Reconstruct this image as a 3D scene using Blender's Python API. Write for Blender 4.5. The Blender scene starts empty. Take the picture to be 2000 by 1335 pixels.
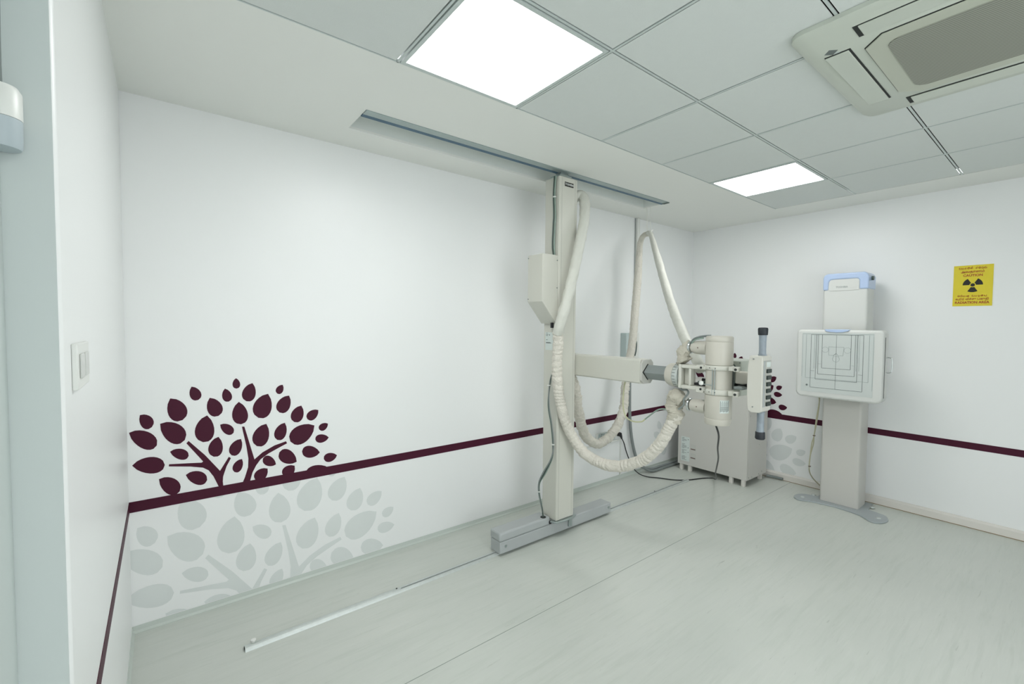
import bpy, bmesh, math, random
from mathutils import Vector, Matrix, noise
random.seed(7)
S = bpy.context.scene
C = S.collection
# ---------------------------------------------------------------- camera
cam_d = bpy.data.cameras.new('camera'); cam = bpy.data.objects.new('camera', cam_d); C.objects.link(cam)
YAW, PITCH, ROLL = .6644, -.0383, .0075
CAM = Vector((-1.3511, -2.6873, 1.4534))
F = Vector((math.sin(YAW)*math.cos(PITCH), math.cos(YAW)*math.cos(PITCH), math.sin(PITCH)))
R0 = Vector((math.cos(YAW), -math.sin(YAW), 0)); U0 = R0.cross(F)
RV = R0*math.cos(ROLL)+U0*math.sin(ROLL); UV = -R0*math.sin(ROLL)+U0*math.cos(ROLL)
cam.matrix_world = Matrix(((RV.x, UV.x, -F.x, CAM.x), (RV.y, UV.y, -F.y, CAM.y), (RV.z, UV.z, -F.z, CAM.z), (0, 0, 0, 1)))
cam_d.sensor_width = 36; cam_d.lens = 874.24/2000*36; cam_d.clip_start = .02
S.camera = cam
# ---------------------------------------------------------------- world, exposure
w = bpy.data.worlds.new('world'); S.world = w; w.use_nodes = True
w.node_tree.nodes['Background'].inputs[0].default_value = (.93, .97, 1.0, 1)
w.node_tree.nodes['Background'].inputs[1].default_value = 2.0
S.view_settings.view_transform = 'Standard'; S.view_settings.look = 'None'
S.view_settings.gamma = 1; S.view_settings.use_curve_mapping = False
S.view_settings.exposure = 0.46
LED = 11.0          # radiance of the LED ceiling panels
H = 2.4832; XR = 3.2834; XL = -1.4836; L1 = -.9817
GX = [-1.8, -1.2, -.6, 0, .6062, 1.1893, 1.7715, 2.3294, 2.9064]
GY = [L1, -1.56, -2.1471, -2.74, -3.33, -3.92]
YB = -4.4           # wall behind the camera
XD = -1.547         # door reveal plane left of the camera
# ---------------------------------------------------------------- helpers
def lin(h):
    c = [int(h[i:i+2], 16)/255 for i in (0, 2, 4)]
    return tuple(x/12.92 if x <= .04045 else ((x+.055)/1.055)**2.4 for x in c)+(1,)
def mat(name, col, rough=.5, metal=0, emit=0, trans=0, spec=.5, bump=0, bscale=40, var=0, vscale=6, coat=0):
    m = bpy.data.materials.new(name); m.use_nodes = True
    nt = m.node_tree; b = nt.nodes['Principled BSDF']
    b.inputs['Base Color'].default_value = lin(col)
    b.inputs['Roughness'].default_value = rough; b.inputs['Metallic'].default_value = metal
    b.inputs['Specular IOR Level'].default_value = spec
    b.inputs['Coat Weight'].default_value = coat
    if trans: b.inputs['Transmission Weight'].default_value = trans
    if emit:
        b.inputs['Emission Color'].default_value = lin(col); b.inputs['Emission Strength'].default_value = emit
    tc = nt.nodes.new('ShaderNodeTexCoord')
    if var:
        n = nt.nodes.new('ShaderNodeTexNoise'); n.inputs['Scale'].default_value = vscale; n.inputs['Detail'].default_value = 5
        nt.links.new(tc.outputs['Object'], n.inputs['Vector'])
        r = nt.nodes.new('ShaderNodeMapRange'); r.inputs['To Min'].default_value = 1-var; r.inputs['To Max'].default_value = 1+var
        nt.links.new(n.outputs['Fac'], r.inputs['Value'])
        mx = nt.nodes.new('ShaderNodeVectorMath'); mx.operation = 'SCALE'; mx.inputs[0].default_value = lin(col)[:3]
        nt.links.new(r.outputs['Result'], mx.inputs['Scale']); nt.links.new(mx.outputs[0], b.inputs['Base Color'])
    if bump:
        n = nt.nodes.new('ShaderNodeTexNoise'); n.inputs['Scale'].default_value = bscale; n.inputs['Detail'].default_value = 4
        nt.links.new(tc.outputs['Object'], n.inputs['Vector'])
        bp = nt.nodes.new('ShaderNodeBump'); bp.inputs['Strength'].default_value = bump; bp.inputs['Distance'].default_value = .01
        nt.links.new(n.outputs['Fac'], bp.inputs['Height']); nt.links.new(bp.outputs[0], b.inputs['Normal'])
    return m
M = {}
M['wall'] = mat('wall_paint', 'EFF1F0', .38, bump=.03, bscale=60, var=.01, vscale=1.5)
M['plaster'] = mat('ceiling_paint', 'EDEFEA', .8, var=.012, vscale=2)
M['slot'] = mat('slot_paint', 'E4E9E5', .7)
M['tile'] = mat('ceiling_tile', 'DADFDC', .85, bump=.12, bscale=260, var=.015, vscale=25)
M['tbar'] = mat('tee_bar', 'C8D1CE', .4)
M['void'] = mat('ceiling_void', '1A2422', .9)
M['skirt'] = mat('skirting_paint', 'DDDAD3', .45, var=.04, vscale=8)
M['cove'] = mat('cove_vinyl', 'C6CEC7', .4)
M['maroon'] = mat('maroon_vinyl', '46142A', .5, spec=.2, var=.06, vscale=9)
M['grey_decal'] = mat('grey_vinyl', 'DBE0DE', .4, var=.03, vscale=9)
M['cream'] = mat('machine_enamel', 'CDCDC3', .38, bump=.06, bscale=400)
M['ivory'] = mat('tube_enamel', 'C6C3B8', .36)
M['panelw'] = mat('panel_plastic', 'CCCBC2', .4)
M['cab'] = mat('cabinet_enamel', 'C9C8C2', .45, bump=.05, bscale=500, var=.015, vscale=3)
M['base'] = mat('grey_paint', 'AEB3B3', .4, bump=.04, bscale=300)
M['metal'] = mat('brushed_steel', 'AEB8B8', .32, metal=.9, bump=.05, bscale=200)
M['galv'] = mat('galvanised', 'CDD3D0', .38, metal=.5, var=.12, vscale=40)
M['rail'] = mat('rail_metal', 'A3B0AE', .4, metal=.35, var=.05, vscale=30)
M['railblue'] = mat('rail_groove', '44657A', .5)
M['chrome'] = mat('chrome', 'D8DCDC', .15, metal=1)
M['black'] = mat('black_plastic', '17191C', .4)
M['rubber'] = mat('black_rubber', '20242A', .5)
M['button'] = mat('green_black_button', '1C2B26', .4)
M['dark'] = mat('dark_gap', '2A2E2C', .7)
M['sleeve'] = mat('cotton_sleeve', 'D9D5CA', .85, bump=.8, bscale=90, var=.05, vscale=18)
M['sleeve2'] = mat('rumpled_cloth', 'BDB9AB', .85, bump=.6, bscale=70, var=.1, vscale=25)
M['vinylsleeve'] = mat('smooth_sleeve', 'D2D3CA', .55, bump=.3, bscale=40)
M['rope'] = mat('cotton_string', 'DCDDD6', .8)
M['cablegrey'] = mat('grey_cable', '7C8482', .45)
M['cabledark'] = mat('green_grey_cable', '44544D', .45)
M['cableteal'] = mat('teal_cable', '8CA095', .45)
M['conduit'] = mat('conduit_grey', '868D8C', .5)
M['yellow'] = mat('yellow_green_wire', 'C2C3A0', .5)
M['creamwire'] = mat('cream_wire', 'C2BFA2', .5)
M['blue'] = mat('pale_blue_plastic', 'B3C6E4', .3, coat=.2)
M['bucky'] = mat('bucky_plastic', 'D2D4D0', .42)
M['plate'] = mat('tray_face', 'C7CDCA', .4)
M['line'] = mat('printed_line', '4B5655', .6)
M['line2'] = mat('faint_line', '98A3A1', .6)
M['basegrey'] = mat('floor_plate', 'A2AAAC', .3)
M['handle'] = mat('blue_grip', '8C969E', .35, var=.25, vscale=45)
M['yel'] = mat('yellow_sticker', 'E0CE2E', .45, var=.04, vscale=12)
M['red'] = mat('red_print', 'A8401F', .5)
M['blk'] = mat('black_print', '14160F', .5)
M['label'] = mat('paper_label', 'D3DCD8', .6)
M['print'] = mat('grey_print', '6C7472', .6)
M['brown'] = mat('brown_print', '6E5B55', .6)
M['acw'] = mat('ac_plastic', 'C9CFC4', .4, var=.02, vscale=5)
M['plug'] = mat('white_plastic', 'E3E5E0', .35)
M['greybox'] = mat('grey_blue_box', 'BCCAC9', .45)
M['pend'] = mat('blue_grey_plastic', 'B2BEC3', .4)
M['clear'] = mat('clear_cover', 'E8F0EE', .08, trans=.85)
M['white_ink'] = mat('white_print', 'E4E6E4', .5)
M['led'] = mat('led_panel', 'FFFFFF', .5, emit=LED)
def floor_mat():
    m = bpy.data.materials.new('vinyl_floor'); m.use_nodes = True; nt = m.node_tree; b = nt.nodes['Principled BSDF']
    tc = nt.nodes.new('ShaderNodeTexCoord'); out = []
    for i, (sc, rot, det, lo, hi, bb, aa) in enumerate(((Vector((1.2, 16, 1)), .0, 8, .50, .75, 'B4BCB2', .5), (Vector((2.5, 40, 1)), .05, 7, .50, .80, 'D9DDD6', .35), (Vector((.6, 1.2, 1)), 0, 3, .35, .7, 'BDC4BC', .35), (Vector((3.2, 38, 1)), .45, 3, .68, .78, '9AA198', .6), (Vector((2.2, 30, 1)), -.12, 4, .66, .76, 'A3AAA0', .6))):
        mp = nt.nodes.new('ShaderNodeMapping'); mp.inputs['Scale'].default_value = sc; mp.inputs['Rotation'].default_value = (0, 0, rot)
        mp.inputs['Location'].default_value = (i*3.1, i*1.7, 0)
        nt.links.new(tc.outputs['Object'], mp.inputs[0])
        n = nt.nodes.new('ShaderNodeTexNoise'); n.inputs['Scale'].default_value = 2.2; n.inputs['Detail'].default_value = det; n.inputs['Roughness'].default_value = .65
        n.inputs['Distortion'].default_value = .4
        nt.links.new(mp.outputs[0], n.inputs['Vector'])
        r = nt.nodes.new('ShaderNodeMapRange'); r.inputs['From Min'].default_value = lo; r.inputs['From Max'].default_value = hi
        r.inputs['To Max'].default_value = aa
        nt.links.new(n.outputs['Fac'], r.inputs['Value']); out.append((r, bb))
    prev = None
    for r, col in out:
        mx = nt.nodes.new('ShaderNodeMix'); mx.data_type = 'RGBA'
        if prev is None: mx.inputs[6].default_value = lin('CBCFC8')
        else: nt.links.new(prev, mx.inputs[6])
        mx.inputs[7].default_value = lin(col); nt.links.new(r.outputs[0], mx.inputs[0]); prev = mx.outputs[2]
    nt.links.new(prev, b.inputs['Base Color'])
    b.inputs['Roughness'].default_value = .33; b.inputs['Specular IOR Level'].default_value = .45
    return m
M['floor'] = floor_mat()
def grille_mat():
    m = mat('intake_mesh', '8E9084', .6); nt = m.node_tree; b = nt.nodes['Principled BSDF']
    tc = nt.nodes.new('ShaderNodeTexCoord'); wv = nt.nodes.new('ShaderNodeTexWave'); wv.bands_direction = 'X'
    wv.inputs['Scale'].default_value = 26
    nt.links.new(tc.outputs['Object'], wv.inputs['Vector'])
    cr = nt.nodes.new('ShaderNodeMix'); cr.data_type = 'RGBA'; cr.inputs[6].default_value = lin('77796F'); cr.inputs[7].default_value = lin('A4A69A')
    nt.links.new(wv.outputs['Fac'], cr.inputs[0]); nt.links.new(cr.outputs[2], b.inputs['Base Color'])
    return m
M['mesh'] = grille_mat()

def finish(name, bm, m, parent=None, smooth=False, bevel=0, seg=2, angle=.6):
    bmesh.ops.recalc_face_normals(bm, faces=bm.faces)
    me = bpy.data.meshes.new(name); o = bpy.data.objects.new(name, me); C.objects.link(o)
    if parent is not None:
        off = parent['_o'] if '_o' in parent else (0, 0, 0); off = Vector(off); o.parent = parent; o['_o'] = off
    else:
        xs = [v.co for v in bm.verts]
        off = Vector(((min(v.x for v in xs)+max(v.x for v in xs))/2, (min(v.y for v in xs)+max(v.y for v in xs))/2, min(v.z for v in xs)))
        o.location = off; o['_o'] = off
    bmesh.ops.translate(bm, verts=bm.verts, vec=-off)
    bm.to_mesh(me); bm.free(); me.materials.append(m)
    if bevel:
        bv = o.modifiers.new('bevel', 'BEVEL'); bv.width = bevel; bv.segments = seg; bv.limit_method = 'ANGLE'; bv.angle_limit = angle
        bv.harden_normals = False
    if smooth or bevel:
        for p in me.polygons: p.use_smooth = True
        if hasattr(me, 'set_sharp_from_angle'): me.set_sharp_from_angle(angle=.7)
    return o
def thing(name, label, cat, loc, group=None):
    o = bpy.data.objects.new(name, None); C.objects.link(o); o.empty_display_size = .05
    o.location = loc; o['_o'] = Vector(loc); o['label'] = label; o['category'] = cat
    if group: o['group'] = group
    return o
def tag(o, label, cat, group=None):
    o['label'] = label; o['category'] = cat
    if group: o['group'] = group
    return o
def struct(o): o['kind'] = 'structure'; return o
def box(bm, x0, x1, y0, y1, z0, z1):
    v = [bm.verts.new((x, y, z)) for x in (x0, x1) for y in (y0, y1) for z in (z0, z1)]
    for f in ((0, 1, 3, 2), (4, 6, 7, 5), (0, 4, 5, 1), (2, 3, 7, 6), (0, 2, 6, 4), (1, 5, 7, 3)): bm.faces.new([v[i] for i in f])
def B(*a):
    bm = bmesh.new(); box(bm, *a); return bm
def frame(d):
    d = Vector(d).normalized(); a = Vector((0, 0, 1)) if abs(d.z) < .9 else Vector((1, 0, 0))
    u = d.cross(a).normalized(); return u, d.cross(u).normalized()
def cyl(bm, p0, p1, r0, r1=None, n=24):
    r1 = r0 if r1 is None else r1; p0 = Vector(p0); p1 = Vector(p1); u, v = frame(p1-p0); rings = []
    for p, r in ((p0, r0), (p1, r1)):
        rings.append([bm.verts.new(p+u*math.cos(t*2*math.pi/n)*r+v*math.sin(t*2*math.pi/n)*r) for t in range(n)])
    for i in range(n): bm.faces.new((rings[0][i], rings[0][(i+1) % n], rings[1][(i+1) % n], rings[1][i]))
    bm.faces.new(rings[0][::-1]); bm.faces.new(rings[1])
def lathe(bm, c, prof, axis=(0, 0, 1), n=40):
    c = Vector(c); ax = Vector(axis).normalized(); u, v = frame(ax); prev = None; first = None
    for h, r in prof:
        ring = [bm.verts.new(c+ax*h+(u*math.cos(t*2*math.pi/n)+v*math.sin(t*2*math.pi/n))*max(r, 1e-4)) for t in range(n)]
        if prev:
            for i in range(n): bm.faces.new((prev[i], prev[(i+1) % n], ring[(i+1) % n], ring[i]))
        else: first = ring
        prev = ring
    bm.faces.new(first[::-1]); bm.faces.new(prev)
def catmull(pts, k=8):
    P = [Vector(p) for p in pts]; P = [2*P[0]-P[1]]+P+[2*P[-1]-P[-2]]; out = []
    for i in range(1, len(P)-2):
        a, b, c, d = P[i-1:i+3]
        for j in range(k):
            t = j/k
            out.append(.5*((2*b)+(c-a)*t+(2*a-5*b+4*c-d)*t*t+(3*b-a-3*c+d)*t**3))
    out.append(P[-2]); return out
def tube(bm, pts, r, n=12, k=8, rf=None, step=None):
    path = catmull(pts, k) if k > 1 else [Vector(p) for p in pts]
    if step:                                        # even resample
        o = [path[0]]; acc = 0
        for a, b in zip(path, path[1:]):
            seg = (b-a).length; d = step-acc
            while d <= seg: o.append(a.lerp(b, d/seg)); d += step
            acc = (acc+seg) % step
        o.append(path[-1]); path = o
    u = None; prev = None; s = 0; first = None
    for i, p in enumerate(path):
        d = (path[min(i+1, len(path)-1)]-path[max(i-1, 0)]).normalized()
        if u is None: u, v = frame(d)
        else: u = (u-d*u.dot(d)).normalized(); v = d.cross(u)
        if i: s += (p-path[i-1]).length
        ring = []
        for t in range(n):
            a = t*2*math.pi/n; q = u*math.cos(a)+v*math.sin(a); rr = r if rf is None else r*rf(s, a, p)
            ring.append(bm.verts.new(p+q*rr))
        if prev:
            for j in range(n): bm.faces.new((prev[j], prev[(j+1) % n], ring[(j+1) % n], ring[j]))
        else: first = ring
        prev = ring
    bm.faces.new(first[::-1]); bm.faces.new(prev)
def T(pts, r, **kw):
    bm = bmesh.new(); tube(bm, pts, r, **kw); return bm
def Cy(*a, **k):
    bm = bmesh.new(); cyl(bm, *a, **k); return bm
def prism(bm, poly, axis, a0, a1):
    """poly in the two other axes (order x,y,z minus axis)"""
    def P(p, a):
        return ((a, p[0], p[1]), (p[0], a, p[1]), (p[0], p[1], a))[axis]
    A = [bm.verts.new(P(p, a0)) for p in poly]; Bv = [bm.verts.new(P(p, a1)) for p in poly]; n = len(poly)
    for i in range(n): bm.faces.new((A[i], A[(i+1) % n], Bv[(i+1) % n], Bv[i]))
    bm.faces.new(A[::-1]); bm.faces.new(Bv)
def Pr(*a):
    bm = bmesh.new(); prism(bm, *a); return bm
def rrect(a0, a1, b0, b1, r, n=6):
    if not isinstance(r, (tuple, list)): r = (r,)*4
    pts = []
    for (ca, cb, st, rr) in ((a1, b1, 0, r[0]), (a0, b1, 90, r[1]), (a0, b0, 180, r[2]), (a1, b0, 270, r[3])):
        ox = ca-rr if ca == a1 else ca+rr; oy = cb-rr if cb == b1 else cb+rr
        for i in range(n+1):
            t = math.radians(st+90*i/n); pts.append((ox+rr*math.cos(t), oy+rr*math.sin(t)))
    return pts
def text(name, body, size, loc, face, m, parent, align='CENTER', sx=1, depth=.0006, bold=0):
    cu = bpy.data.curves.new(name, 'FONT'); cu.body = body; cu.size = size; cu.align_x = align; cu.align_y = 'CENTER'
    cu.extrude = depth; cu.resolution_u = 2; cu.offset = bold
    t = bpy.data.objects.new('tmp', cu); C.objects.link(t); bpy.context.view_layer.update()
    me = bpy.data.meshes.new_from_object(t.evaluated_get(bpy.context.evaluated_depsgraph_get()))
    bpy.data.objects.remove(t)
    ax = face if not isinstance(face, str) else {'-x': (Vector((0, -1, 0)), Vector((0, 0, 1))), '-y': (Vector((1, 0, 0)), Vector((0, 0, 1)))}[face]
    X, Y = ax; N = X.cross(Y)
    off = Vector(parent['_o'])
    for v in me.vertices:
        v.co = Vector(loc)-off+X*v.co.x*sx+Y*v.co.y+N*v.co.z
    me.materials.clear(); me.materials.append(m)
    o = bpy.data.objects.new(name, me); C.objects.link(o); o.parent = parent; o['_o'] = off
    return o
# ================================================================ SETTING
struct(finish('floor', B(-3.2, XR+.2, YB-.2, .2, -.1, 0), M['floor']))
bm = bmesh.new()
for y in (-1.045, -3.05): box(bm, XL-.06, XR-.02, y-.0012, y+.0012, -.001, .0006)
struct(finish('trim_1', bm, mat('floor_seam', '87928A', .5)))
# walls
struct(finish('wall_back', B(XL-.25, XR+.2, 0, .12, 0, H+.3), M['wall']))
struct(finish('wall_right', B(XR, XR+.12, YB, 0, 0, H+.3), M['wall']))
bm = bmesh.new(); box(bm, XL-.25, XL, -1.62, 0, 0, H+.3); struct(finish('wall_left', bm, M['wall'], bevel=.012, seg=3))
bm = bmesh.new(); box(bm, -3.2, -.9, YB-.12, YB, 0, H+.3); box(bm, 1.1, XR+.12, YB-.12, YB, 0, H+.3); box(bm, -.9, 1.1, YB-.12, YB, 2.35, H+.3)
struct(finish('wall_front', bm, M['wall']))     # unseen wall; wide opening added so world light fills the room
# the door recess beside the camera: architrave, jamb
bm = bmesh.new(); box(bm, XD-.3, XD, -1.95, -1.62, 0, H+.3); struct(finish('trim_2', bm, mat('door_frame_paint', 'C3CCC9', .35), bevel=.006))
bm = bmesh.new(); box(bm, XD-.3, XD-.02, -2.85, -1.95, 0, H+.3); box(bm, XD-.3, XD-.02, YB, -4.0, 0, H+.3); box(bm, XD-.3, XD-.02, -4.0, -2.85, 2.15, H+.3); struct(finish('wall_door_side', bm, M['wall']))  # unseen wall; its opening is added to let fill light in from the left
bm = bmesh.new(); box(bm, XD-.02, XL-.004, -1.6235, -1.6202, 0, H+.3); struct(finish('trim_4', bm, mat('jamb_lining', 'CBD3D1', .45)))  # thin darker sheet added over the wall end to tone its brightness down
# ceiling: plaster band with the rail slot, tile field
SY0, SY1, SX0, SX1 = -.522, -.262, -.556, 2.005
bm = bmesh.new()
box(bm, -3.2, XR+.1, SY1, .1, H, H+.012); box(bm, -3.2, XR+.1, L1, SY0, H, H+.012)
box(bm, -3.2, SX0, SY0, SY1, H, H+.012); box(bm, SX1, XR+.1, SY0, SY1, H, H+.012)
box(bm, GX[-1], XR+.1, YB-.1, L1, H, H+.012)
ceil = struct(finish('ceiling', bm, M['plaster']))
bm = bmesh.new()   # recess behind the slot
box(bm, SX0-.01, SX1+.01, SY1, SY1+.01, H+.012, H+.08); box(bm, SX0-.01, SX1+.01, SY0-.01, SY0, H+.012, H+.08)
box(bm, SX0-.01, SX0, SY0, SY1, H+.012, H+.08); box(bm, SX1, SX1+.01, SY0, SY1, H+.012, H+.08)
box(bm, SX0-.01, SX1+.01, SY0-.01, SY1+.01, H+.08, H+.09)
finish('slot_recess', bm, M['slot'], ceil)
struct(finish('ceiling_void', B(-3.2, GX[-1]+.05, YB-.1, L1+.02, H+.06, H+.09), M['void']))
xs = [-3.0, -2.4]+GX; g = .0095
LIGHTS = [(4, 0), (8, 0), (4, 4)]      # cell index (x, y) of LED panels; the last is unseen, added as fill light
tiles = bmesh.new()
for i in range(len(xs)-1):
    for j in range(len(GY)-1):
        if (i, j) in LIGHTS: continue
        box(tiles, xs[i]+g, xs[i+1]-g, GY[j+1]+g, GY[j]-g, H, H+.003)
t_ = finish('ceiling_tiles', tiles, M['tile']); struct(t_)
bars = bmesh.new()
for x in xs[1:-1]: box(bars, x-.0045, x+.0045, YB, L1, H-.001, H+.004)
for y in GY[1:]: box(bars, xs[0], GX[-1], y-.0045, y+.0045, H-.0005, H+.004)
box(bars, xs[0], GX[-1], L1-.006, L1-.001, H-.001, H+.01)
struct(finish('ceiling_grid', bars, M['tbar']))
names = ['square LED ceiling panel nearest the camera, close to the wall tree', 'LED ceiling panel in the far corner above the cabinet',
         'LED ceiling panel behind the camera on the left', 'LED ceiling panel behind the camera on the right']
for k, (i, j) in enumerate(LIGHTS):
    x0, x1, y0, y1 = xs[i]+g, xs[i+1]-g, GY[j+1]+g, GY[j]-g
    t = thing('ceiling_light', names[k], 'light', ((x0+x1)/2, (y0+y1)/2, H), 'square LED panels in the tile ceiling')
    bm = bmesh.new(); fw = .016
    box(bm, x0, x1, y0, y0+fw, H-.003, H+.03); box(bm, x0, x1, y1-fw, y1, H-.003, H+.03)
    box(bm, x0, x0+fw, y0+fw, y1-fw, H-.003, H+.03); box(bm, x1-fw, x1, y0+fw, y1-fw, H-.003, H+.03)
    finish('frame', bm, M['tbar'], t)
    finish('diffuser', B(x0+fw, x1-fw, y0+fw, y1-fw, H+.002, H+.02), M['led'], t)
# skirtings
bm = bmesh.new(); prism(bm, [(0, 0), (-.012, 0), (-.012, .004), (-.004, .012), (-.003, .033), (0, .033)], 0, XL, XR)
struct(finish('baseboard_back', bm, M['cove']))
bm = bmesh.new(); prism(bm, [(XL, 0), (XL+.01, 0), (XL+.01, .004), (XL+.003, .012), (XL+.003, .033), (XL, .033)], 1, -1.6, -.012)
struct(finish('baseboard_left', bm, M['cove']))
bm = bmesh.new(); prism(bm, [(XR, 0), (XR-.022, 0), (XR-.022, .052), (XR-.012, .066), (XR, .066)], 1, YB, -.012)
struct(finish('baseboard_right', bm, M['skirt']))
bm = bmesh.new(); box(bm, XR-.0235, XR-.021, YB, -.02, 0, .004); struct(finish('trim_3', bm, mat('dirt_line', '8A7351', .7)))
# maroon stripe round the room
t = thing('wall_stripe', 'maroon stripe sticker running along the walls at knee height', 'stripe', (1, -.001, .57))
Z0, Z1 = .5718, .6214
finish('back_wall_band', B(XL, XR, -.002, 0, Z0, Z1), M['maroon'], t)
finish('right_wall_band', B(XR-.002, XR, YB+.01, -.002, Z0, Z1), M['maroon'], t)
finish('left_wall_band', B(XL, XL+.0015, -1.6, -.002, Z0, Z1), M['maroon'], t)
# ---------------------------------------------------------------- tree stickers
LEAVES= [(-1.053,1.168,-1.051,1.114,0.034,0.0),(-0.979,1.137,-1.008,1.044,0.058,-0.028),(-1.102,1.118,-1.087,1.05,0.041,0.01),(-1.24,1.139,-1.214,1.071,0.042,0.021),(-0.835,1.117,-0.862,1.071,0.03,-0.023),(-1.167,1.077,-1.131,0.982,0.059,0.028),(-0.907,1.074,-0.954,0.95,0.08,-0.045),(-0.804,1.055,-0.853,0.967,0.057,-0.041),(-1.324,1.089,-1.278,0.979,0.066,0.04),(-1.042,1.044,-1.034,0.926,0.071,-0.001),(-0.742,0.993,-0.779,0.905,0.058,-0.033),(-0.652,0.958,-0.711,0.913,0.031,-0.044),(-1.437,1.022,-1.395,0.96,0.035,0.041),(-1.179,0.99,-1.198,0.858,0.079,-0.026),(-0.6,0.873,-0.648,0.845,0.022,-0.036),(-1.364,0.972,-1.271,0.88,0.044,0.074),(-1.477,0.945,-1.378,0.871,0.027,0.071),(-1.125,0.936,-1.068,0.886,0.023,0.04),(-0.917,0.913,-0.963,0.8,0.068,-0.044),(-0.827,0.907,-0.865,0.818,0.052,-0.033),(-0.674,0.872,-0.8,0.799,0.05,-0.09),(-0.596,0.792,-0.67,0.791,0.007,-0.049),(-1.133,0.875,-1.155,0.777,0.059,-0.027),(-1.035,0.849,-1.078,0.771,0.044,-0.037),(-1.329,0.832,-1.257,0.799,0.01,0.05),(-0.646,0.712,-0.741,0.734,-0.004,-0.068),(-0.55,0.679,-0.624,0.669,0.013,-0.052),(-0.769,0.68,-0.856,0.748,-0.035,-0.062),(-0.873,0.685,-0.935,0.729,-0.02,-0.046),(-1.469,0.791,-1.35,0.772,0.001,0.079),(-1.032,0.743,-1.066,0.681,0.035,-0.03),(-1.27,0.707,-1.184,0.664,0.013,0.064),(-1.373,0.708,-1.295,0.632,0.033,0.063),(-0.914,0.67,-0.972,0.62,0.036,-0.051),(-0.78,0.66,-0.837,0.614,0.038,-0.053),(-0.593,0.609,-0.722,0.599,0.017,-0.077)]
BRANCHES= [[(-1.256,0.873),(-1.191,0.792),(-1.129,0.7),(-1.09,0.765),(-1.081,0.757),(-1.101,0.717),(-1.116,0.669),(-1.118,0.643),(-1.114,0.596),(-1.128,0.599),(-1.157,0.677),(-1.177,0.712),(-1.2,0.73),(-1.25,0.745),(-1.335,0.762),(-1.334,0.772),(-1.25,0.762),(-1.205,0.756),(-1.199,0.761),(-1.265,0.863)],[(-1.03,0.913),(-1.019,0.912),(-0.975,0.731),(-0.937,0.762),(-0.879,0.79),(-0.822,0.804),(-0.817,0.792),(-0.865,0.771),(-0.909,0.751),(-0.947,0.726),(-0.968,0.697),(-0.985,0.663),(-1.002,0.601),(-1.038,0.6),(-1.02,0.644),(-1.005,0.694),(-1.003,0.741),(-1.011,0.806)]]

def leafpoly(l, fx, fz):
    tx, tz, bx, bz, hx, hz = l; out = []; n = 9
    for side in (1, -1):
        rng = range(n+1) if side == 1 else range(n-1, 0, -1)
        for i in rng:
            s = (i/n)**1.3 if i < n else 1
            f = 2.32*(max(0, 1-s)**.75)*(s**.5)
            out.append((fx(bx+(tx-bx)*s+side*hx*f/2), fz(bz+(tz-bz)*s+side*hz*f/2)))
    return out
def clip(poly, ax, val, keep):          # keep = +1: coordinate >= val
    out = []; n = len(poly)
    for i in range(n):
        a, b = poly[i], poly[(i+1) % n]; ia = (a[ax]-val)*keep >= 0; ib = (b[ax]-val)*keep >= 0
        if ia: out.append(a)
        if ia != ib:
            t = (val-a[ax])/(b[ax]-a[ax]); out.append((a[0]+(b[0]-a[0])*t, a[1]+(b[1]-a[1])*t))
    return out
def area(p): return abs(sum(p[i][0]*p[(i+1) % len(p)][1]-p[(i+1) % len(p)][0]*p[i][1] for i in range(len(p))))/2
def decal(root, kind, poly, m, wall, th, zlo, zhi):
    poly = clip(clip(poly, 1, zlo, 1), 1, zhi, -1)
    if len(poly) < 3: return
    if wall == 'back':
        poly = clip(poly, 0, XL+.001, 1)
        if len(poly) < 3 or area(poly) < 1e-4: return
        finish(kind, Pr(poly, 1, -th, -.0001), m, root)
    else:
        for wrap in (0, 1):
            q = clip(poly, 0, 0.0005, 1 if not wrap else -1)
            if len(q) < 3 or area(q) < 1e-4: continue
            if not wrap: finish(kind, Pr([(-a, b) for a, b in q], 0, XR-th, XR-.0001), m, root)
            else: finish(kind, Pr([(XR+a, b) for a, b in q], 1, -th, -.0001), m, root)
def tree(label, wall, m, th, fx, fz, zlo, zhi, loc):
    t = thing('tree_sticker', label, 'wall sticker', loc)
    for b in BRANCHES: decal(t, 'branch', [(fx(x), fz(z)) for x, z in b], m, wall, th, zlo, zhi)
    for l in LEAVES: decal(t, 'leaf', leafpoly(l, fx, fz), m, wall, th, zlo, zhi)
    return t
gx = lambda x: 1.499*x+.698
gz = lambda z: 1.4212*z-.958
tree('maroon tree sticker of leaves and branches above the stripe on the long wall', 'back', M['maroon'], .001, lambda x: x, lambda z: z, Z1-.005, 3, (-1, 0, Z1))
tree('pale grey tree sticker below the stripe on the long wall', 'back', M['grey_decal'], .0008, gx, gz, .036, Z0+.002, (-.8, 0, .04))
tree('maroon tree sticker half hidden behind the grey cabinet in the corner', 'right', M['maroon'], .001, lambda x: x+1.537, lambda z: z+.015, Z1-.005, 3, (XR, -.5, Z1))
tree('pale grey tree sticker below the stripe beside the cabinet in the corner', 'right', M['grey_decal'], .0008, lambda x: gx(x)+1.352, lambda z: gz(z)+.032, .068, Z0+.002, (XR, -.6, .07))
t = thing('leaf_sticker', 'few pale grey leaf stickers low on the long wall left of the cabinet', 'wall sticker', (2.75, 0, .2))
for l in ((2.69, .47, 2.72, .38, .07, .01), (2.62, .36, 2.70, .30, .06, .05), (2.80, .34, 2.86, .22, .1, .03), (2.72, .2, 2.84, .12, .05, .09), (2.9, .47, 2.93, .38, .07, .02)):
    decal(t, 'leaf', leafpoly(l, lambda x: x, lambda z: z), M['grey_decal'], 'back', .0008, .036, Z0)

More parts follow.
